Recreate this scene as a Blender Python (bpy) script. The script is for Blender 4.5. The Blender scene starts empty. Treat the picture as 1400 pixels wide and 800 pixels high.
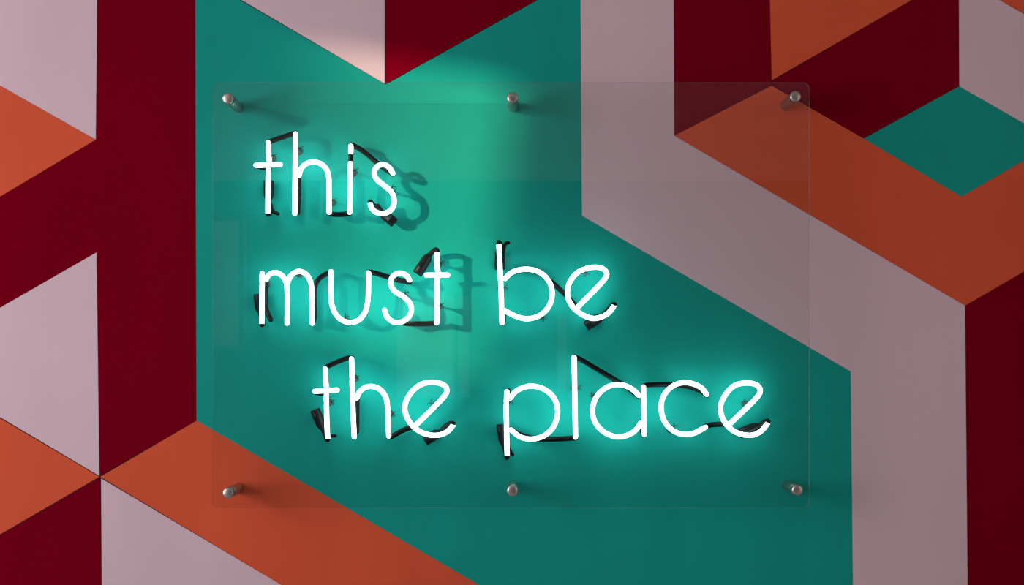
import bpy, bmesh, math, random
from mathutils import Vector, Matrix
from mathutils.geometry import tessellate_polygon

random.seed(4)
scene = bpy.context.scene
COL = scene.collection

# ------------------------------------------------------------------ camera
# Wall plane is y = 0, room extends to -y. 1 photo pixel on the wall = 1.25 mm.
S = 0.00125            # metres per photo pixel on the wall
D = 2.05               # camera to wall
CX, CY = 705.0, 484.0  # foot of the camera's perpendicular on the wall, photo pixels
EYE = 1.55             # camera height
F = D / S              # focal length in photo pixels

cam_d = bpy.data.cameras.new('camera')
cam = bpy.data.objects.new('camera', cam_d)
COL.objects.link(cam)
cam.location = (0, -D, EYE)
cam.rotation_euler = (math.pi / 2, 0, 0)
cam_d.sensor_width = 36
cam_d.lens = F / 1400 * 36
cam_d.shift_x = -(CX - 700) / 1400
cam_d.shift_y = (CY - 400) / 1400
scene.camera = cam

# ------------------------------------------------------------------ light
scene.view_settings.view_transform = 'Standard'
scene.view_settings.look = 'None'
scene.view_settings.exposure = -0.04
scene.view_settings.gamma = 1.0
scene.view_settings.use_curve_mapping = False
scene.cycles.use_denoising = True
scene.cycles.max_bounces = 8
scene.cycles.transparent_max_bounces = 16

world = bpy.data.worlds.new('daylight')
scene.world = world
world.use_nodes = True
bg = world.node_tree.nodes['Background']
bg.inputs[0].default_value = (0.86, 0.88, 1.0, 1)
bg.inputs[1].default_value = 0.33

XL, XR, YF, ZC = -2.55, 2.9, -9.0, 3.2      # left wall, right wall, facade across the yard, canopy

def lamp(name, kind, loc, direction, color, energy, **kw):
    l = bpy.data.lights.new(name, kind)
    l.color = color
    l.energy = energy
    for k, v in kw.items():
        setattr(l, k, v)
    o = bpy.data.objects.new(name, l)
    COL.objects.link(o)
    o.location = loc
    o.rotation_euler = Vector(direction).to_track_quat('-Z', 'Y').to_euler()
    return o

SUN = (1.56, 1.0, -0.36)
lamp('sun_left_offscreen', 'SUN', (-6, -4, 5), SUN, (1.0, 0.80, 0.52), 11.0, angle=math.radians(1.3))
# daylight coming in through the window in the left wall
lamp('window_left_offscreen', 'AREA', (XL + 0.08, -1.55, 1.80), (1, 0, 0), (1.0, 0.90, 0.92), 62,
     shape='RECTANGLE', size=1.2, size_y=1.5)
# ------------------------------------------------------------------ helpers
def P(px, py, t):
    """photo pixel -> world point at depth t (metres) in front of the wall"""
    k = (D - t) / F
    return Vector(((px - CX) * k, -t, EYE + (CY - py) * k))

def link(name, mesh, mat, parent=None, smooth=False):
    o = bpy.data.objects.new(name, mesh)
    COL.objects.link(o)
    if mat is not None and not mesh.materials:
        mesh.materials.append(mat)
    if smooth:
        for p in mesh.polygons:
            p.use_smooth = True
    if parent is not None:
        o.parent = parent
        o.matrix_parent_inverse = Matrix.Translation(-parent.location)
    return o

def from_bm(bm, name):
    me = bpy.data.meshes.new(name)
    bmesh.ops.recalc_face_normals(bm, faces=bm.faces)
    bm.to_mesh(me)
    bm.free()
    return me

def tag(o, label=None, cat=None, group=None, kind=None):
    if label: o['label'] = label
    if cat: o['category'] = cat
    if group: o['group'] = group
    if kind: o['kind'] = kind
    return o

def empty(name, loc):
    o = bpy.data.objects.new(name, None)
    COL.objects.link(o)
    o.location = loc
    o.empty_display_size = 0.05
    return o

def box_bm(bm, lo, hi):
    vs = [bm.verts.new((x, y, z)) for x in (lo[0], hi[0]) for y in (lo[1], hi[1]) for z in (lo[2], hi[2])]
    for f in ((0, 1, 3, 2), (4, 6, 7, 5), (0, 4, 5, 1), (2, 3, 7, 6), (0, 2, 6, 4), (1, 5, 7, 3)):
        bm.faces.new([vs[i] for i in f])

def box(name, lo, hi, mat, parent=None):
    bm = bmesh.new()
    box_bm(bm, lo, hi)
    return link(name, from_bm(bm, name), mat, parent)

def catmull(pts, step=0.0025):
    pts = [Vector(p) for p in pts]
    if len(pts) == 2:
        n = max(2, int((pts[1] - pts[0]).length / 0.008))
        return [pts[0].lerp(pts[1], i / n) for i in range(n + 1)]
    ext = [pts[0] * 2 - pts[1]] + pts + [pts[-1] * 2 - pts[-2]]
    out = []
    for i in range(1, len(ext) - 2):
        p0, p1, p2, p3 = ext[i - 1:i + 3]
        # centripetal parametrisation
        t0 = 0.0
        t1 = t0 + max(1e-5, (p1 - p0).length) ** 0.5
        t2 = t1 + max(1e-5, (p2 - p1).length) ** 0.5
        t3 = t2 + max(1e-5, (p3 - p2).length) ** 0.5
        n = max(2, int((p2 - p1).length / step))
        for j in range(n):
            t = t1 + (t2 - t1) * j / n
            a1 = p0 * ((t1 - t) / (t1 - t0)) + p1 * ((t - t0) / (t1 - t0))
            a2 = p1 * ((t2 - t) / (t2 - t1)) + p2 * ((t - t1) / (t2 - t1))
            a3 = p2 * ((t3 - t) / (t3 - t2)) + p3 * ((t - t2) / (t3 - t2))
            b1 = a1 * ((t2 - t) / (t2 - t0)) + a2 * ((t - t0) / (t2 - t0))
            b2 = a2 * ((t3 - t) / (t3 - t1)) + a3 * ((t - t1) / (t3 - t1))
            out.append(b1 * ((t2 - t) / (t2 - t1)) + b2 * ((t - t1) / (t2 - t1)))
    out.append(pts[-1])
    return out

def tube(bm, pts, r, seg=12, smooth_path=True, radii=None, step=0.0025):
    """swept tube with rounded ends"""
    path = catmull(pts, step) if smooth_path else [Vector(p) for p in pts]
    n = len(path)
    rad = radii if radii else [r] * n
    tang = []
    for i in range(n):
        a, b = path[max(0, i - 1)], path[min(n - 1, i + 1)]
        v = (b - a)
        tang.append(v.normalized() if v.length > 1e-9 else tang[-1])
    up = Vector((0, 1, 0))
    if abs(tang[0].dot(up)) > 0.9:
        up = Vector((1, 0, 0))
    nrm = (up - tang[0] * up.dot(tang[0])).normalized()
    rings = []
    def ring(c, tn, nm, rr):
        bn = tn.cross(nm)
        return [bm.verts.new(c + (nm * math.cos(2 * math.pi * k / seg) + bn * math.sin(2 * math.pi * k / seg)) * rr)
                for k in range(seg)]
    frames = []
    for i in range(n):
        if i:
            nrm = (nrm - tang[i] * nrm.dot(tang[i])).normalized()
        frames.append(nrm.copy())
    caps0 = [bm.verts.new(path[0] - tang[0] * rad[0])]
    for a in (60, 30):
        a = math.radians(a)
        rings.append(ring(path[0] - tang[0] * rad[0] * math.sin(a), tang[0], frames[0], rad[0] * math.cos(a)))
    for i in range(n):
        rings.append(ring(path[i], tang[i], frames[i], rad[i]))
    for a in (30, 60):
        a = math.radians(a)
        rings.append(ring(path[-1] + tang[-1] * rad[-1] * math.sin(a), tang[-1], frames[-1], rad[-1] * math.cos(a)))
    tip = bm.verts.new(path[-1] + tang[-1] * rad[-1])
    for a, b in zip(rings, rings[1:]):
        for k in range(seg):
            bm.faces.new((a[k], a[(k + 1) % seg], b[(k + 1) % seg], b[k]))
    for k in range(seg):
        bm.faces.new((caps0[0], rings[0][(k + 1) % seg], rings[0][k]))
        bm.faces.new((tip, rings[-1][k], rings[-1][(k + 1) % seg]))

def lathe(bm, profile, origin, axis, seg=24):
    """profile = [(radius, height along axis)]"""
    axis = Vector(axis).normalized()
    q = Vector((0, 0, 1)).rotation_difference(axis)
    prev = None
    for r, h in profile:
        if r < 1e-7:
            cur = [bm.verts.new(Vector(origin) + q @ Vector((0, 0, h)))]
        else:
            cur = [bm.verts.new(Vector(origin) + q @ Vector((r * math.cos(2 * math.pi * k / seg), r * math.sin(2 * math.pi * k / seg), h)))
                   for k in range(seg)]
        if prev is not None:
            for k in range(seg):
                a = prev[k] if len(prev) > 1 else prev[0]
                b = prev[(k + 1) % seg] if len(prev) > 1 else prev[0]
                c = cur[(k + 1) % seg] if len(cur) > 1 else cur[0]
                d = cur[k] if len(cur) > 1 else cur[0]
                vs = []
                for v in (a, b, c, d):
                    if v not in vs:
                        vs.append(v)
                if len(vs) > 2:
                    bm.faces.new(vs)
        prev = cur

# ------------------------------------------------------------------ materials
def new_mat(name):
    m = bpy.data.materials.new(name)
    m.use_nodes = True
    nt = m.node_tree
    return m, nt, nt.nodes, nt.links, nt.nodes['Principled BSDF']

def paint(name, rgb, rough=0.55, mottle=0.06, bump=0.12, spec=0.3):
    """hand-rolled wall paint: faint roller mottling, fine relief"""
    m, nt, N, L, p = new_mat(name)
    tc = N.new('ShaderNodeTexCoord')
    n1 = N.new('ShaderNodeTexNoise'); n1.inputs['Scale'].default_value = 7; n1.inputs['Detail'].default_value = 5
    mp = N.new('ShaderNodeMapping'); mp.inputs['Scale'].default_value = (1.0, 1.0, 0.35)
    L.new(tc.outputs['Object'], mp.inputs['Vector'])
    L.new(mp.outputs['Vector'], n1.inputs['Vector'])
    rp = N.new('ShaderNodeValToRGB')
    rp.color_ramp.elements[0].position = 0.3
    rp.color_ramp.elements[1].position = 0.7
    rp.color_ramp.elements[0].color = tuple(c * (1 - mottle) for c in rgb) + (1,)
    rp.color_ramp.elements[1].color = tuple(min(1, c * (1 + mottle)) for c in rgb) + (1,)
    L.new(n1.outputs['Fac'], rp.inputs['Fac'])
    L.new(rp.outputs['Color'], p.inputs['Base Color'])
    n2 = N.new('ShaderNodeTexNoise'); n2.inputs['Scale'].default_value = 220; n2.inputs['Detail'].default_value = 3
    L.new(tc.outputs['Object'], n2.inputs['Vector'])
    b = N.new('ShaderNodeBump'); b.inputs['Strength'].default_value = bump; b.inputs['Distance'].default_value = 0.001
    L.new(n2.outputs['Fac'], b.inputs['Height'])
    L.new(b.outputs['Normal'], p.inputs['Normal'])
    p.inputs['Roughness'].default_value = rough
    p.inputs['Specular IOR Level'].default_value = spec
    return m

M = {}
M['lilac'] = paint('lilac_white_paint', (0.60, 0.455, 0.525), mottle=0.03)
M['red'] = paint('deep_red_paint', (0.168, 0.0004, 0.010), spec=0.0)
M['orange'] = paint('burnt_orange_paint', (0.60, 0.092, 0.040), spec=0.05)
M['teal'] = paint('teal_green_paint', (0.007, 0.295, 0.25), spec=0.05)
M['joint'] = paint('dark_joint', (0.05, 0.03, 0.035))
M['plaster'] = paint('white_plaster', (0.72, 0.70, 0.68))
M['dark_wall'] = paint('dark_plaster', (0.045, 0.04, 0.038))
M['upper_plaster'] = paint('grey_render', (0.56, 0.44, 0.42))
M['shade_canopy'] = paint('canopy_paint', (0.55, 0.52, 0.50))
M['concrete'] = paint('concrete_floor', (0.48, 0.49, 0.52), mottle=0.15)
M['frame'] = paint('window_frame_paint', (0.06, 0.06, 0.06), rough=0.4)
M['cloth'] = paint('sun_mask_cloth', (0.45, 0.42, 0.38), rough=0.9)

def simple(name, rgb, rough, metal=0.0, spec=0.5):
    m, nt, N, L, p = new_mat(name)
    tc = N.new('ShaderNodeTexCoord')
    n = N.new('ShaderNodeTexNoise'); n.inputs['Scale'].default_value = 160
    L.new(tc.outputs['Object'], n.inputs['Vector'])
    r = N.new('ShaderNodeMapRange')
    r.inputs['To Min'].default_value = max(0.02, rough - 0.06); r.inputs['To Max'].default_value = rough + 0.06
    L.new(n.outputs['Fac'], r.inputs['Value'])
    L.new(r.outputs['Result'], p.inputs['Roughness'])
    p.inputs['Base Color'].default_value = rgb + (1,)
    p.inputs['Metallic'].default_value = metal
    p.inputs['Specular IOR Level'].default_value = spec
    return m
M['steel'] = simple('brushed_steel', (0.46, 0.43, 0.41), 0.38, 1.0)
M['black'] = simple('block_out_paint', (0.004, 0.004, 0.005), 0.45, 0.0, 0.12)
M['rubber'] = simple('electrode_boot_rubber', (0.005, 0.005, 0.006), 0.45, 0.0, 0.15)
M['wire'] = simple('support_wire', (0.03, 0.035, 0.035), 0.4, 0.6)
M['clip_glass'] = simple('support_glass', (0.06, 0.09, 0.09), 0.25)

M['pane'] = simple('window_pane', (0.62, 0.56, 0.50), 0.25, 0.5)

def neon_mat():
    m, nt, N, L, p = new_mat('lit_neon_glass')
    N.remove(p)
    e = N.new('ShaderNodeEmission')
    # the gas glows a touch unevenly along the tube
    tc = N.new('ShaderNodeTexCoord')
    n = N.new('ShaderNodeTexNoise'); n.inputs['Scale'].default_value = 25
    L.new(tc.outputs['Object'], n.inputs['Vector'])
    r = N.new('ShaderNodeMapRange'); r.inputs['To Min'].default_value = NEON * 0.94; r.inputs['To Max'].default_value = NEON * 1.06
    L.new(n.outputs['Fac'], r.inputs['Value'])
    L.new(r.outputs['Result'], e.inputs['Strength'])
    e.inputs['Color'].default_value = (0.66, 1.0, 0.98, 1)
    L.new(e.outputs[0], N['Material Output'].inputs['Surface'])
    return m
NEON = 8.4
M['neon'] = neon_mat()

def acrylic_mat(name, edge=False):
    m, nt, N, L, p = new_mat(name)
    N.remove(p)
    tr = N.new('ShaderNodeBsdfTransparent'); tr.inputs[0].default_value = (0.975, 0.985, 0.98, 1)
    mix = N.new('ShaderNodeMixShader')
    out = N['Material Output']
    if edge:
        tr.inputs[0].default_value = (0.75, 0.82, 0.82, 1)
        df = N.new('ShaderNodeBsdfPrincipled')
        df.inputs['Base Color'].default_value = (0.62, 0.60, 0.64, 1)
        df.inputs['Roughness'].default_value = 0.35
        mix.inputs[0].default_value = 0.14
        L.new(tr.outputs[0], mix.inputs[1]); L.new(df.outputs[0], mix.inputs[2])
    else:
        gl = N.new('ShaderNodeBsdfGlossy'); gl.inputs['Roughness'].default_value = 0.015
        geo = N.new('ShaderNodeNewGeometry')
        ior = N.new('ShaderNodeMix'); ior.data_type = 'FLOAT'
        ior.inputs[2].default_value = 1.49; ior.inputs[3].default_value = 1 / 1.49
        L.new(geo.outputs['Backfacing'], ior.inputs[0])
        fr = N.new('ShaderNodeFresnel')
        L.new(ior.outputs[0], fr.inputs['IOR'])
        L.new(fr.outputs[0], mix.inputs[0])
        L.new(tr.outputs[0], mix.inputs[1]); L.new(gl.outputs[0], mix.inputs[2])
    L.new(mix.outputs[0], out.inputs['Surface'])
    return m
M['acrylic'] = acrylic_mat('clear_acrylic')
M['acrylic_edge'] = acrylic_mat('acrylic_cut_edge', True)

# ------------------------------------------------------------------ the setting
def structure(o):
    o['kind'] = 'structure'
    return o

def wpx(px, py):
    return ((px - CX) * S, EYE + (CY - py) * S)

structure(box('floor', (-14.0, YF - 6.0, -0.1), (9.0, 0.2, 0.0), M['concrete']))
structure(box('shade_canopy', (XL - 0.2, -2.7, ZC), (XR + 0.2, 0.2, ZC + 0.12), M['shade_canopy']))  # unseen canopy, its depth shaped to darken the top of the mural
wall_back = structure(box('wall_back', (XL - 0.2, 0.002, 0.0), (XR + 0.2, 0.2, ZC), M['joint']))
structure(box('wall_right', (XR, -3.2, 0.0), (XR + 0.2, 0.002, ZC), M['plaster']))  # unseen wall, kept to darken the right side

# wall_left with a tall window opening
WY0, WY1, WZ0, WZ1 = -2.35, -0.85, 1.05, 2.68
YL, ZL = -5.6, 4.6
bm = bmesh.new()
for lo, hi in (((XL - 0.2, YL, 0), (XL, WY0, ZL)), ((XL - 0.2, WY1, 0), (XL, 0.002, ZL)),
               ((XL - 0.2, WY0, 0), (XL, WY1, WZ0)), ((XL - 0.2, WY0, WZ1), (XL, WY1, ZL))):
    box_bm(bm, lo, hi)
structure(link('wall_left', from_bm(bm, 'wall_left'), M['plaster']))
w1 = empty('window_1', (XL - 0.1, (WY0 + WY1) / 2, WZ0)); structure(w1)
bm = bmesh.new()
for lo, hi in (((XL - 0.14, WY0, WZ0), (XL - 0.06, WY0 + 0.05, WZ1)), ((XL - 0.14, WY1 - 0.05, WZ0), (XL - 0.06, WY1, WZ1)),
               ((XL - 0.14, WY0, WZ0), (XL - 0.06, WY1, WZ0 + 0.05)), ((XL - 0.14, WY0, WZ1 - 0.05), (XL - 0.06, WY1, WZ1))):
    box_bm(bm, lo, hi)
link('window_frame', from_bm(bm, 'window_frame'), M['frame'], w1)

def sun_mask(quad, parent):
    """unseen pleated cloth added to shape the sun strip, between quad corners (bottom-near, bottom-far, top-far, top-near), each (y, z)"""
    bm = bmesh.new()
    a, b, c, d = [Vector((0, q[0], q[1])) for q in quad]
    n = 40
    rows = []
    for j in range(9):
        v = j / 8
        row = []
        for i in range(n + 1):
            u = i / n
            p = a.lerp(b, u).lerp(d.lerp(c, u), v)
            row.append(bm.verts.new((XL + 0.05 + 0.02 * math.sin(u * 40), p.y, p.z)))
        rows.append(row)
    for r0, r1 in zip(rows, rows[1:]):
        for i in range(n):
            bm.faces.new((r0[i], r0[i + 1], r1[i + 1], r1[i]))
    o = link('sun_mask', from_bm(bm, 'sun_mask'), M['cloth'], parent, True)
    sm = o.modifiers.new('thickness', 'SOLIDIFY'); sm.thickness = 0.003
    return o

def gap_y(px, py):
    """where the sun ray that lands on wall pixel (px, py) crosses the curtain plane"""
    x, z = wpx(px, py)
    k = (x - XL - 0.05) / SUN[0]
    return (-k * SUN[1], z - k * SUN[2])
# added unseen cloths leave a slanting gap that shapes the sun strip
rt, rb = gap_y(706, -60), gap_y(648, 470)
lt, lb = gap_y(330, -60), gap_y(300, 470)
def on_line(p, q, z):
    k = (z - p[1]) / (q[1] - p[1])
    return p[0] + (q[0] - p[0]) * k
zb, zt = WZ0 - 0.1, WZ1 + 0.1
sun_mask([(WY0 - 0.1, zb), (on_line(rb, rt, zb), zb), (on_line(rb, rt, zt), zt), (WY0 - 0.1, zt)], w1)
sun_mask([(on_line(lb, lt, zb), zb), (WY1 + 0.1, zb), (WY1 + 0.1, zt), (on_line(lb, lt, zt), zt)], w1)
sun_mask([(WY0 - 0.1, zb), (WY1 + 0.1, zb), (WY1 + 0.1, lb[1]), (WY0 - 0.1, rb[1])], w1)

# the facade across the yard, behind the camera: it and the pale band added over it are what the acrylic mirrors
FH = EYE + (CY - 248) / F * (D + 0.065 - YF) * 0.985
FW = [(-1.10, 0.70, 1.14, 2.10), (-2.78, 0.36, 1.60, 2.78)]
structure(box('wall_front', (-7.0, YF - 0.3, 0), (7.0, YF, FH), M['dark_wall']))
structure(box('reflected_strip_1', (-7.0, YF - 0.3, FH), (7.0, YF + 0.03, EYE + (CY - 84) / F * (D - YF)), M['upper_plaster']))  # added band, sets the brightness mirrored in the upper acrylic
structure(box('reflected_strip_2', (0.38, YF, 1.2), (0.46, YF + 0.05, 1.9), M['upper_plaster']))  # pale strip added to mirror as a streak in the acrylic
for i, (x, w, z0, z1) in enumerate(FW):
    w2 = empty('window_%d' % (i + 2), (x, YF, z0)); structure(w2)
    bm = bmesh.new()
    for xx in (x, x + w * 0.8, x + w):
        box_bm(bm, (xx - 0.02, YF, z0), (xx + 0.02, YF + 0.05, z1))
    for z in (z0, z1):
        box_bm(bm, (x, YF, z - 0.02), (x + w, YF + 0.05, z + 0.02))
    link('window_frame', from_bm(bm, 'window_frame'), M['frame'], w2)
    box('pane', (x, YF + 0.005, z0), (x + w, YF + 0.02, z1), M['pane'], w2)
# unseen block added far up the sun's path to blur the sun strip's edge
SX = -10.2
structure(box('sun_blocker', (SX - 0.4, -(wpx(532, 0)[0] - SX) / SUN[0], 0), (SX, 3.0, 9.0), M['plaster']))

# ---- the painted mural: every colour field is its own thin face on wall_back
def inset_poly(pts, d):
    n = len(pts)
    area = sum(pts[i][0] * pts[(i + 1) % n][1] - pts[(i + 1) % n][0] * pts[i][1] for i in range(n))
    sgn = 1 if area > 0 else -1
    out = []
    for i in range(n):
        p, c, q = Vector(pts[i - 1]), Vector(pts[i]), Vector(pts[(i + 1) % n])
        e1, e2 = (c - p).normalized(), (q - c).normalized()
        n1, n2 = Vector((-e1.y, e1.x)) * sgn, Vector((-e2.y, e2.x)) * sgn
        b = n1 + n2
        k = b.length_squared
        out.append(c + (b * (2 * d / k) if k > 0.05 else n1 * d))
    return out

MURAL = [
 # left side
 ('lilac', [(131, 191), (134, -110), (-126, -258), (-126, 46)]),
 ('orange', [(131, 191), (-126, 46), (-386, 194), (-126, 344)]),
 ('red', [(134, -420), (267, -420), (267, 0), (268.5, 575), (136.5, 651), (134, 500), (132, 345), (-124, 492), (-126, 344), (131.5, 191), (134, 0)]),
 ('lilac', [(132, 345), (134, 500), (136, 651), (-124, 497), (-124, 492)]),
 ('orange', [(136, 652), (-124, 499), (-386, 652), (-124, 803)]),
 ('red', [(136.5, 653), (139, 800), (139, 955), (-126, 1106), (-124, 804)]),
 ('teal', [(-126, 344), (-124, 499), (-386, 652), (-386, 194)]),
 ('red', [(-126, 46), (-386, 194), (-386, -406), (-126, -258)]),
 ('orange', [(134, -110), (-126, -258), (-126, -420), (134, -420)]),
 ('lilac', [(-386, 652), (-124, 803), (-126, 1106), (-386, 1220)]),
 ('orange', [(139, 955), (139, 1220), (-386, 1220), (-126, 1106)]),
 ('lilac', [(-386, -420), (-386, 1220), (-640, 1220), (-640, -420)]),
 ('red', [(-640, -420), (-640, 1220), (-1300, 1220), (-1300, -420)]),
 # bottom
 ('orange', [(137, 652), (269, 575), (655, 800), (795, 882), (795, 1037), (385, 800)]),
 ('lilac', [(138, 654), (385, 800), (795, 1037), (795, 1220), (139, 1220), (139, 800)]),
 ('red', [(795, 882), (1168, 1100), (1168, 1220), (795, 1220)]),
 # centre
 ('teal', [(267, -37), (328, 0), (527.5, 115.5), (735, 0), (793, -33), (793.5, 0), (795.5, 295), (1163, 508), (1166, 800), (1168, 1100), (795, 882), (655, 800), (268.5, 575), (267, 0)]),
 ('lilac', [(526, 114.5), (267, -37), (267, -420), (526, -420)]),
 ('red', [(527, 115), (793, -33), (793, -420), (526, -420)]),
 # right side
 ('lilac', [(793, -420), (921, -420), (921, 0), (922, 185.5), (1319.5, 418), (1323, 800), (1325, 1220), (1168, 1220), (1166, 800), (1163, 508), (795.5, 295), (793.5, 0)]),
 ('red', [(921, -420), (1050, -420), (1052.5, 0), (1054.8, 117), (922, 185.5), (921, 0)]),
 ('orange', [(1052.5, 0), (1055, 110), (1311, -37), (1311, -340), (1050, -190)]),
 ('red', [(1055, 111), (1311, -37), (1311.5, 118), (1181, 189), (1055, 116)]),
 ('orange', [(1055, 117), (1181, 189.5), (1314.5, 269), (1444, 194), (1577, 118), (1577, 269), (1319.5, 418), (922, 185.5)]),
 ('teal', [(1311.5, 118), (1444, 194), (1314.5, 269), (1181, 189.5)]),
 ('lilac', [(1311.5, 118), (1311, -32), (1575, 119), (1444, 194)]),
 ('orange', [(1311, -32), (1577, 118), (1577, -32)]),
 ('teal', [(1311, -32), (1577, -32), (1577, -420), (1311, -420)]),
 ('red', [(1050, -420), (1311, -420), (1311, -340), (1050, -190)]),
 ('red', [(1319.5, 418), (1577, 269), (1577, 1220), (1325, 1220), (1323, 800)]),
 ('lilac', [(1577, -420), (1577, 1220), (1900, 1220), (1900, -420)]),
 ('orange', [(1900, -420), (1900, 1220), (3100, 1220), (3100, -420)]),
]
for colour, pts in MURAL:
    # hand-cut edges: subdivide long edges and let them waver by a fraction of a pixel
    dense = []
    n = len(pts)
    for i in range(n):
        a, b = Vector(pts[i]), Vector(pts[(i + 1) % n])
        dense.append(a)
    poly = inset_poly([(v.x, v.y) for v in dense], 0.16)
    bm = bmesh.new()
    front = [bm.verts.new((wpx(p[0], p[1])[0], 0.0, wpx(p[0], p[1])[1])) for p in poly]
    back = [bm.verts.new((v.co.x, 0.002, v.co.z)) for v in front]
    for tri in tessellate_polygon([[v.co.copy() for v in front]]):
        bm.faces.new([front[k] for k in tri])
    for i in range(len(front)):
        j = (i + 1) % len(front)
        bm.faces.new((front[j], front[i], back[i], back[j]))
    link('mural_facet', from_bm(bm, 'mural_facet'), M[colour], wall_back)

# ------------------------------------------------------------------ neon words
T_LIT, T_BACK = 0.032, 0.0165     # depth of lit tube and of the blacked-out returns
R_LIT, R_BACK = 0.0039, 0.0044

def lit(*pts, t=T_LIT):
    return [P(x, y, t) for x, y in pts]

def make_word(name, label, letters, links, electrodes, supports, bands=()):
    xs = [p[0] for _, strokes in letters for s in strokes for p in s['p']]
    ys = [p[1] for _, strokes in letters for s in strokes for p in s['p']]
    root = empty(name, P((min(xs) + max(xs)) / 2, max(ys), 0.0))
    tag(root, label, 'neon sign', 'neon words on the teal mural')
    for ch, strokes in letters:
        bm = bmesh.new()
        for s in strokes:
            tube(bm, lit(*s['p'], t=s.get('t', T_LIT)), R_LIT)
        o = link('neon_letter', from_bm(bm, 'neon_letter'), M['neon'], root, True)
        o['label'] = 'glowing white letter ' + ch
    for l in links:
        pts = l['p']
        path = []
        if l.get('a', True):
            path += [P(*pts[0], T_LIT - 0.002), P(*pts[0], T_BACK + 0.007)]
        path += [P(x, y, T_BACK) for x, y in pts]
        if l.get('b', True):
            path += [P(*pts[-1], T_BACK + 0.007), P(*pts[-1], T_LIT - 0.002)]
        bm = bmesh.new()
        tube(bm, path, R_BACK, seg=10)
        link('blacked_out_tube', from_bm(bm, 'blacked_out_tube'), M['black'], root, True)
    for x, y0, y1 in bands:
        bm = bmesh.new()
        tube(bm, [P(x, y0, T_LIT), P(x, y1, T_LIT)], R_LIT * 0.98, seg=12)
        link('blacked_out_tube', from_bm(bm, 'blacked_out_tube'), M['black'], root, True)
    for e in electrodes:
        # rubber boot (housing) + tapering neck of blacked-out glass + lead into the wall
        a, b = P(*e['boot'][0], e.get('t', 0.015)), P(*e['boot'][1], e.get('t', 0.015))
        r = e.get('r', 0.0086)
        ax = (b - a)
        L_ = ax.length
        bm = bmesh.new()
        lathe(bm, [(0, 0), (r * 0.92, 0), (r, 0.0008), (r, L_ * 0.30), (r * 1.05, L_ * 0.32), (r * 1.05, L_ * 0.38), (r, L_ * 0.40),
                   (r, L_ * 0.82), (r * 0.8, L_ * 0.95), (R_BACK * 1.1, L_ * 1.06), (0, L_ * 1.06)], a, ax, 18)
        boot = link('electrode_boot', from_bm(bm, 'electrode_boot'), M['rubber'], root, True)
        es = boot.modifiers.new('edges', 'EDGE_SPLIT'); es.split_angle = math.radians(40)
        # lead wire from the boot's tail into the wall
        d = ax.normalized()
        bm = bmesh.new()
        tube(bm, [a + d * 0.006, Vector((a.x, -0.007, a.z)) + d * 0.006, Vector((a.x, -0.0026, a.z)) + d * 0.006], 0.0024, seg=8)
        link('lead_wire', from_bm(bm, 'lead_wire'), M['rubber'], boot, True)
        neck = [b - d * 0.004, b + d * 0.004] + [P(x, y, t) for x, y, t in e['neck']]
        bm = bmesh.new()
        tube(bm, neck, R_BACK, seg=10)
        link('blacked_out_tube', from_bm(bm, 'blacked_out_tube'), M['black'], root, True)
        if 'stub' in e:
            bm = bmesh.new()
            tube(bm, [P(x, y, t) for x, y, t in e['stub']], 0.0031, seg=8)
            link('exhaust_tip', from_bm(bm, 'exhaust_tip'), M['black'], root, True)
    for x, y, along in supports:
        c = P(x, y, T_LIT)
        foot = Vector((c.x, 0, c.z))
        bm = bmesh.new()
        lathe(bm, [(0, 0), (0.0065, 0), (0.0065, 0.0015), (0.0030, 0.004), (0.0022, 0.009), (0.0022, T_LIT - 0.0115),
                   (0.0045, T_LIT - 0.0085), (0.0058, T_LIT - 0.0055), (0, T_LIT - 0.0050)], foot, (0, -1, 0), 10)
        sp = link('tube_support', from_bm(bm, 'tube_support'), M['clip_glass'], root, True)
        # twist of tie wire around tube and support
        bm = bmesh.new()
        ang = math.radians(along)
        u = Vector((math.cos(ang), 0, -math.sin(ang)))      # along the tube (image angle, y down)
        v = Vector((-u.z, 0, u.x))                          # across the tube
        ring = []
        rr = R_LIT + 0.0006
        for k in range(17):
            a = 2 * math.pi * k / 16
            ring.append(c + v * (rr * math.cos(a)) + Vector((0, 1, 0)) * (rr * math.sin(a) + (0.003 if math.sin(a) > 0.3 else 0)) + u * (0.0016 * (k / 16 - 0.5)))
        tube(bm, ring, 0.00065, seg=5, smooth_path=False)
        tw = ring[0]
        tube(bm, [tw, tw + v * 0.003 + Vector((0, 0.006, 0)), tw + v * 0.0065 + Vector((0, 0.008, 0)) + u * 0.002, tw + v * 0.0055 + Vector((0, 0.010, 0)) + u * 0.005], 0.0007, seg=5)
        tube(bm, [tw + v * 0.0005, tw + v * 0.004 + Vector((0, 0.007, 0)) - u * 0.002, tw + v * 0.007 + Vector((0, 0.009, 0)) - u * 0.004], 0.0007, seg=5)
        link('tie_wire', from_bm(bm, 'tie_wire'), M['wire'], sp, True)
    return root

def st(*p, **kw):
    d = {'p': list(p)}
    d.update(kw)
    return d

Tb = T_BACK
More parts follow.
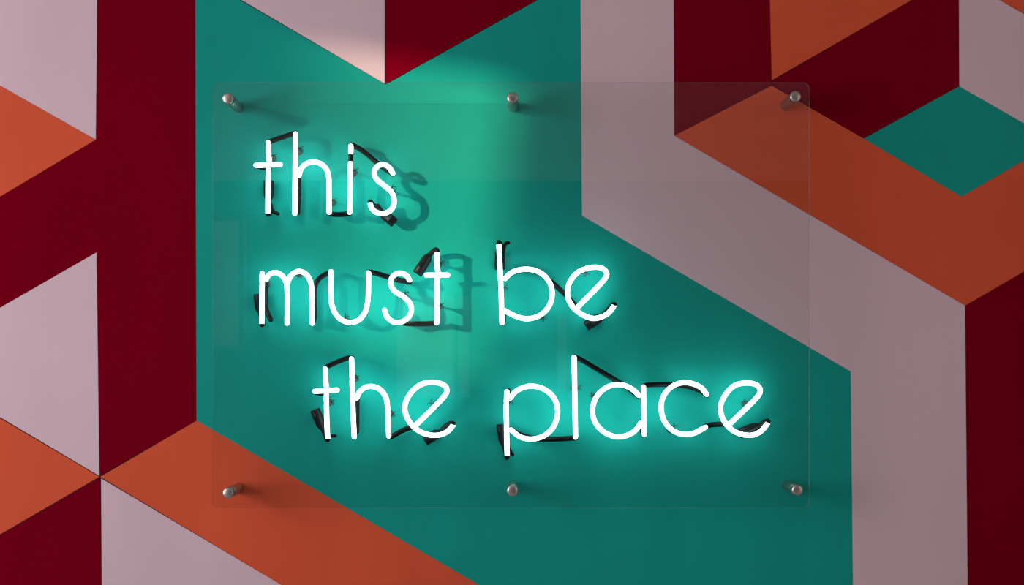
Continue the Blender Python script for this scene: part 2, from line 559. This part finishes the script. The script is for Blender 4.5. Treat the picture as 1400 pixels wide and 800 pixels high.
# ---- this
make_word('neon_word', 'glowing white neon tube spelling the word this, above the word must', [
    ('t', [st((367, 195), (367.3, 208), (367.8, 216), (368.2, 222), (367, 231), (366.5, 245), (366.3, 292)),
           st((350, 226), (366, 225.6), (383, 225), t=T_LIT + 0.0055)]),
    ('h', [st((404, 183), (403, 292)),
           st((408.8, 240), (411, 232), (417.5, 224.7), (427.5, 221.3), (438, 223.8), (446, 231), (449.3, 241), (449.8, 255), (450, 290.5))]),
    ('i', [st((479.8, 199.5), (479.6, 209)), st((479.3, 223), (478, 290.5))]),
    ('s', [st((537, 237), (532.5, 229.5), (524.5, 225), (516, 227.5), (511.5, 235.5), (514.5, 244.5), (525, 253.5), (535.5, 263), (539, 275.5),
              (535.5, 286), (526, 291.8), (515.5, 290.8), (508, 284.3), (505.8, 276))]),
  ], [
    st((368, 194), (378, 190.5), (396, 184.3), (404, 182)),
    st((450, 291.5), (455, 293), (472, 293), (478, 291.5)),
    st((480.5, 198), (490, 202.5), (502, 211), (516, 223), (528, 232), (537, 238)),
    st((408.5, 242), (408.3, 258), (407, 291), b=False),
    st((350.5, 226.5), (358, 229), (368, 229.5)),
  ], [
    {'boot': [(367.5, 247), (367.5, 272)], 'neck': [(370, 283, 0.015), (369.5, 291, 0.020), (366.5, 293, T_LIT)],
     'stub': [(371, 285, 0.014), (374, 289.5, 0.012), (380, 292.5, 0.010)]},
    {'boot': [(539.5, 305), (523, 291.5)], 'neck': [(517, 284, 0.016), (511, 281, 0.020), (506, 276, T_LIT)],
     'stub': [(523, 290, 0.012), (519, 284, 0.011), (517, 281, 0.011)]},
  ], [(367.5, 213, 90), (404, 203, 90), (450, 274, 90), (479, 233, 90), (533, 260, 45)], bands=[(479.4, 212.5, 219.5)])

# ---- must
make_word('neon_word', 'glowing white neon tube spelling the word must, below the word this', [
    ('m', [st((358.3, 374), (358, 443)),
           st((363, 383), (367.5, 376), (376, 372.6), (385, 376.5), (391, 385.5), (392.5, 397), (392.5, 442)),
           st((393, 386), (399, 375.5), (408.5, 371), (418.5, 375), (425, 387), (426, 401), (427, 442))]),
    ('u', [st((452.5, 371.5), (452.2, 402), (454, 418), (460.5, 431.5), (470, 439), (480, 441), (490.5, 437.5), (499, 427), (502.7, 413), (504, 373))]),
    ('s', [st((560, 383.5), (556, 377), (546.5, 373.3), (537.5, 377.5), (534, 387), (539, 397.5), (551.5, 405.5), (560.5, 415), (562.5, 425),
              (557.5, 435), (548, 440.5), (537.5, 440), (529, 433), (525.8, 424))]),
    ('t', [st((598, 344.5), (597.3, 358), (598, 367), (599.3, 374), (597.2, 385), (597, 400), (597, 441.5)),
           st((583, 376.2), (612, 376.2), t=T_LIT + 0.0055)]),
  ], [
    st((427, 441), (429.5, 436), (430.5, 392), (437, 380.5), (452, 372)),
    st((504.5, 372), (515, 374), (527.5, 378), (545, 383), (560, 385.5)),
    st((548, 441), (556, 442.5), (588, 442.5), (597, 441.5)),
    st((363, 384), (363, 396), (362.5, 410), (364, 424), (370, 437), b=False),
  ], [
    {'boot': [(353.5, 402), (356, 426)], 'neck': [(359, 438, 0.016), (359.5, 443, 0.022), (358, 444, T_LIT)]},
    {'boot': [(570, 375), (586.5, 350)], 'neck': [(592, 344, 0.019), (596, 341.5, 0.024), (598, 343.5, T_LIT)]},
  ], [(358.5, 388, 90), (404, 372.5, 160), (470, 438.8, 30), (551, 405, 40), (597.3, 360, 90), (597, 418, 90)])

# ---- be
make_word('neon_word', 'glowing white neon tube spelling the word be, after the word must', [
    ('b', [st((682, 333), (685, 397.5), (686.3, 441.5)),
           st((690.5, 381), (700, 372.5), (720, 368), (739.5, 373.5), (751.5, 386.5), (755, 402.5), (750, 419.5), (737.5, 431.5), (720, 436), (703, 431.5), (689.5, 424.5))]),
    ('e', [st((790, 420), (828, 379.5), (829.8, 374.5), (827, 369.5), (820, 366), (807, 366), (790, 372.5), (778.5, 387), (776, 404), (783, 419.5),
              (796.5, 430.5), (812, 435.5), (827.5, 431), (836, 423.5), (840, 417))]),
  ], [
    st((690.5, 381), (700, 372.8), (720, 368.5), (739, 374), (752, 384), (772, 402), (789.5, 420.5)),
    st((689.5, 425), (688.5, 432), (688, 440), b=False),
  ], [
    {'boot': [(683.3, 369), (683.3, 341)], 'neck': [(684, 334, 0.018), (682.3, 331.5, 0.024), (682, 332.5, T_LIT)],
     'stub': [(688, 346, 0.011), (689.5, 337, 0.011), (691.5, 333, 0.010), (695, 332, 0.009)]},
    {'boot': [(801, 446), (822, 433)], 'neck': [(832, 423, 0.017), (838, 416.5, 0.022), (840, 416.5, T_LIT)]},
  ], [(684.8, 393, 88), (740, 430.3, 150), (799, 368, 160)])

# ---- the
make_word('neon_word', 'glowing white neon tube spelling the word the, below the word must', [
    ('t', [st((444.5, 504), (444.8, 514), (445.5, 524), (446.8, 532), (446.3, 543), (447, 580), (448, 600)),
           st((430.5, 535.2), (461, 533.3), t=T_LIT + 0.0055)]),
    ('h', [st((480.7, 490.5), (482, 546), (484.3, 597.5)),
           st((487.5, 545), (492, 535.5), (500, 529.7), (509, 528.5), (520, 533), (527.5, 543.5), (530, 558), (531.5, 596.5))]),
    ('e', [st((568, 582), (608, 541), (611, 535), (609.5, 529), (604, 525.2), (592, 522.7), (576.5, 525.5), (561.5, 537.5), (553.5, 556), (557.5, 573),
              (569.5, 587), (586, 594.5), (602, 594.5), (613.5, 588.5), (620, 580.5))]),
  ], [
    st((445, 503), (449, 500.5), (476, 489.5), (481, 489.5)),
    st((488, 546), (488, 560), (487.5, 590), b=False),
    st((531.5, 597.5), (535, 597), (552, 588), (567, 582.5)),
    st((431, 536), (438, 538), (447, 538)),
  ], [
    {'boot': [(430.5, 560), (441, 585)], 'neck': [(445.5, 596, 0.017), (447.5, 601.5, 0.024), (448, 601, T_LIT)],
     'stub': [(444, 592, 0.012), (450, 595.5, 0.011), (458, 596, 0.010)]},
    {'boot': [(581, 603), (600, 591.5)], 'neck': [(609, 583, 0.017), (616, 579, 0.022), (620, 579.5, T_LIT)]},
  ], [(446.3, 551, 90), (481.4, 518, 90), (530.6, 567, 90), (594, 555, -45)])

# ---- place
make_word('neon_word', 'glowing white neon tube spelling the word place, after the word the', [
    ('p', [st((693, 535.5), (692.2, 551), (692.8, 597), (693.4, 623)),
           st((697, 545), (705.5, 535), (725, 528), (744.5, 532.7), (757.5, 544.5), (762.5, 562.5), (757, 583), (743.5, 596), (726, 600.5), (711, 597.3), (698.5, 587.7))]),
    ('l', [st((785, 488.5), (786.8, 598))]),
    ('a', [st((873.5, 541), (864, 532), (847, 525.8), (830, 529.5), (816, 542), (810, 561), (814, 578), (827, 591.5), (845, 597.5), (861.5, 593.5), (871, 586), (875.5, 579)),
           st((879.7, 529), (880.8, 594))]),
    ('c', [st((966, 539.5), (959.5, 531), (949, 525.3), (936, 523.2), (924, 525.7), (912, 534.5), (905, 547.5), (904, 561), (908.5, 576), (919, 588), (933, 593.8), (947.5, 592.8), (964.5, 584))]),
    ('e', [st((997.5, 580), (1037, 540.5), (1039.5, 534.5), (1037, 528.5), (1030.5, 525), (1018.5, 523.8), (1004.5, 527.3), (992, 539.5), (985, 557), (989, 574),
              (1001, 588), (1016.5, 594.5), (1031, 594.5), (1041.5, 588.5), (1050, 578))]),
  ], [
    st((785.5, 488), (790, 489.5), (820, 507), (846, 522.5), (860, 532), (873, 542)),
    st((698, 587), (712, 594.5), (732, 600), (760, 600.5), (787, 599)),
    st((880, 528), (886, 526.5), (915, 526), (938, 528), (955, 533), (966, 540.5)),
    st((964, 583), (973, 581), (992, 580), (997, 580)),
    st((875.5, 579.5), (877.5, 586), (879, 593), b=False),
    st((697, 544), (696, 538), (694.5, 534), b=False),
  ], [
    {'boot': [(685.5, 580), (689, 607)], 'neck': [(691.5, 618, 0.016), (692.8, 625.5, 0.023), (693.4, 624.5, T_LIT)],
     'stub': [(694, 610, 0.012), (697.5, 617, 0.011), (701, 622, 0.010)]},
    {'boot': [(1010, 593), (1036, 583)], 'neck': [(1044, 578, 0.018), (1049, 575.5, 0.024), (1050.3, 577, T_LIT)]},
  ], [(692.3, 551, 90), (785.8, 531, 90), (815, 543.5, -55), (920, 588.5, 35), (1024, 554, -45)])

# ------------------------------------------------------------------ acrylic cover panel on standoffs
T_P0, T_P1 = 0.060, 0.0655
a, b = P(290.5, 112.5, T_P1), P(1107, 695, T_P1)
rc = 0.011
outline = []
for cx, cz, a0 in ((b.x - rc, a.z - rc, 0), (a.x + rc, a.z - rc, 90), (a.x + rc, b.z + rc, 180), (b.x - rc, b.z + rc, 270)):
    for k in range(7):
        t = math.radians(a0 + 15 * k)
        outline.append((cx + rc * math.cos(t), cz + rc * math.sin(t)))
bm = bmesh.new()
fr = [bm.verts.new((x, -T_P1, z)) for x, z in outline]
bk = [bm.verts.new((x, -T_P0, z)) for x, z in outline]
bm.faces.new(fr); bm.faces.new(bk[::-1])
for i in range(len(fr)):
    j = (i + 1) % len(fr)
    f = bm.faces.new((fr[j], fr[i], bk[i], bk[j]))
    f.material_index = 1
me = from_bm(bm, 'acrylic_panel')
me.materials.append(M['acrylic']); me.materials.append(M['acrylic_edge'])
panel = link('acrylic_panel', me, None)
tag(panel, 'large clear acrylic cover panel held off the wall in front of the neon words', 'panel')

R_S = 0.0092
for cap_px, where in (((311.3, 134.3), 'brushed steel standoff at the panel corner beside the word this'),
                      ((700.6, 133.2), 'brushed steel standoff on teal paint beside the tall lilac stripe'),
                      ((1088, 131.5), 'brushed steel standoff where dark red paint meets the orange band'),
                      ((311.5, 674.5), 'brushed steel standoff at the panel corner over the orange stripe'),
                      ((700.6, 671.5), 'brushed steel standoff on teal paint below the letter p'),
                      ((1090.5, 670.5), 'brushed steel standoff on teal paint at the corner below the word place')):
    c = P(*cap_px, 0.074)
    root = empty('standoff_mount', (c.x, 0, c.z))
    tag(root, where, 'standoff', 'steel standoffs holding the acrylic panel')
    bm = bmesh.new()
    lathe(bm, [(0, 0), (R_S, 0), (R_S, T_P0 - 0.001), (R_S - 0.0006, T_P0), (0, T_P0)], (c.x, 0, c.z), (0, -1, 0), 28)
    o = link('barrel', from_bm(bm, 'barrel'), M['steel'], root, True)
    o.modifiers.new('edges', 'EDGE_SPLIT').split_angle = math.radians(35)
    bm = bmesh.new()
    lathe(bm, [(0, 0), (R_S - 0.0006, 0), (R_S, 0.0008), (R_S, 0.0062), (R_S - 0.0004, 0.0074), (R_S - 0.0016, 0.0083), (R_S * 0.5, 0.0092), (0, 0.0095)],
          (c.x, -T_P1, c.z), (0, -1, 0), 28)
    o = link('cap', from_bm(bm, 'cap'), M['steel'], root, True)
    o.modifiers.new('edges', 'EDGE_SPLIT').split_angle = math.radians(60)

# ------------------------------------------------------------------ invented lantern on the facade, added for its spot mirrored in the acrylic
lan = empty('added_lantern', (-0.07, YF, 2.30))
tag(lan, 'small added unlit lantern with a cream globe on the dark facade', 'lantern')
m_, nt_, N_, L_n, p_ = new_mat('lantern_cream_glass')
p_.inputs['Base Color'].default_value = (1, 0.8, 0.5, 1)
bm = bmesh.new()
lathe(bm, [(0, 0), (0.018, 0.004), (0.030, 0.025), (0.030, 0.05), (0.015, 0.075), (0, 0.078)], (-0.07, YF + 0.09, 2.36), (0, 0, 1), 14)
link('globe', from_bm(bm, 'globe'), m_, lan, True)
bm = bmesh.new()
tube(bm, [(-0.07, YF + 0.005, 2.26), (-0.07, YF + 0.06, 2.27), (-0.07, YF + 0.09, 2.31), (-0.07, YF + 0.09, 2.355)], 0.008, seg=8, step=0.01)
link('bracket', from_bm(bm, 'bracket'), M['frame'], lan, True)
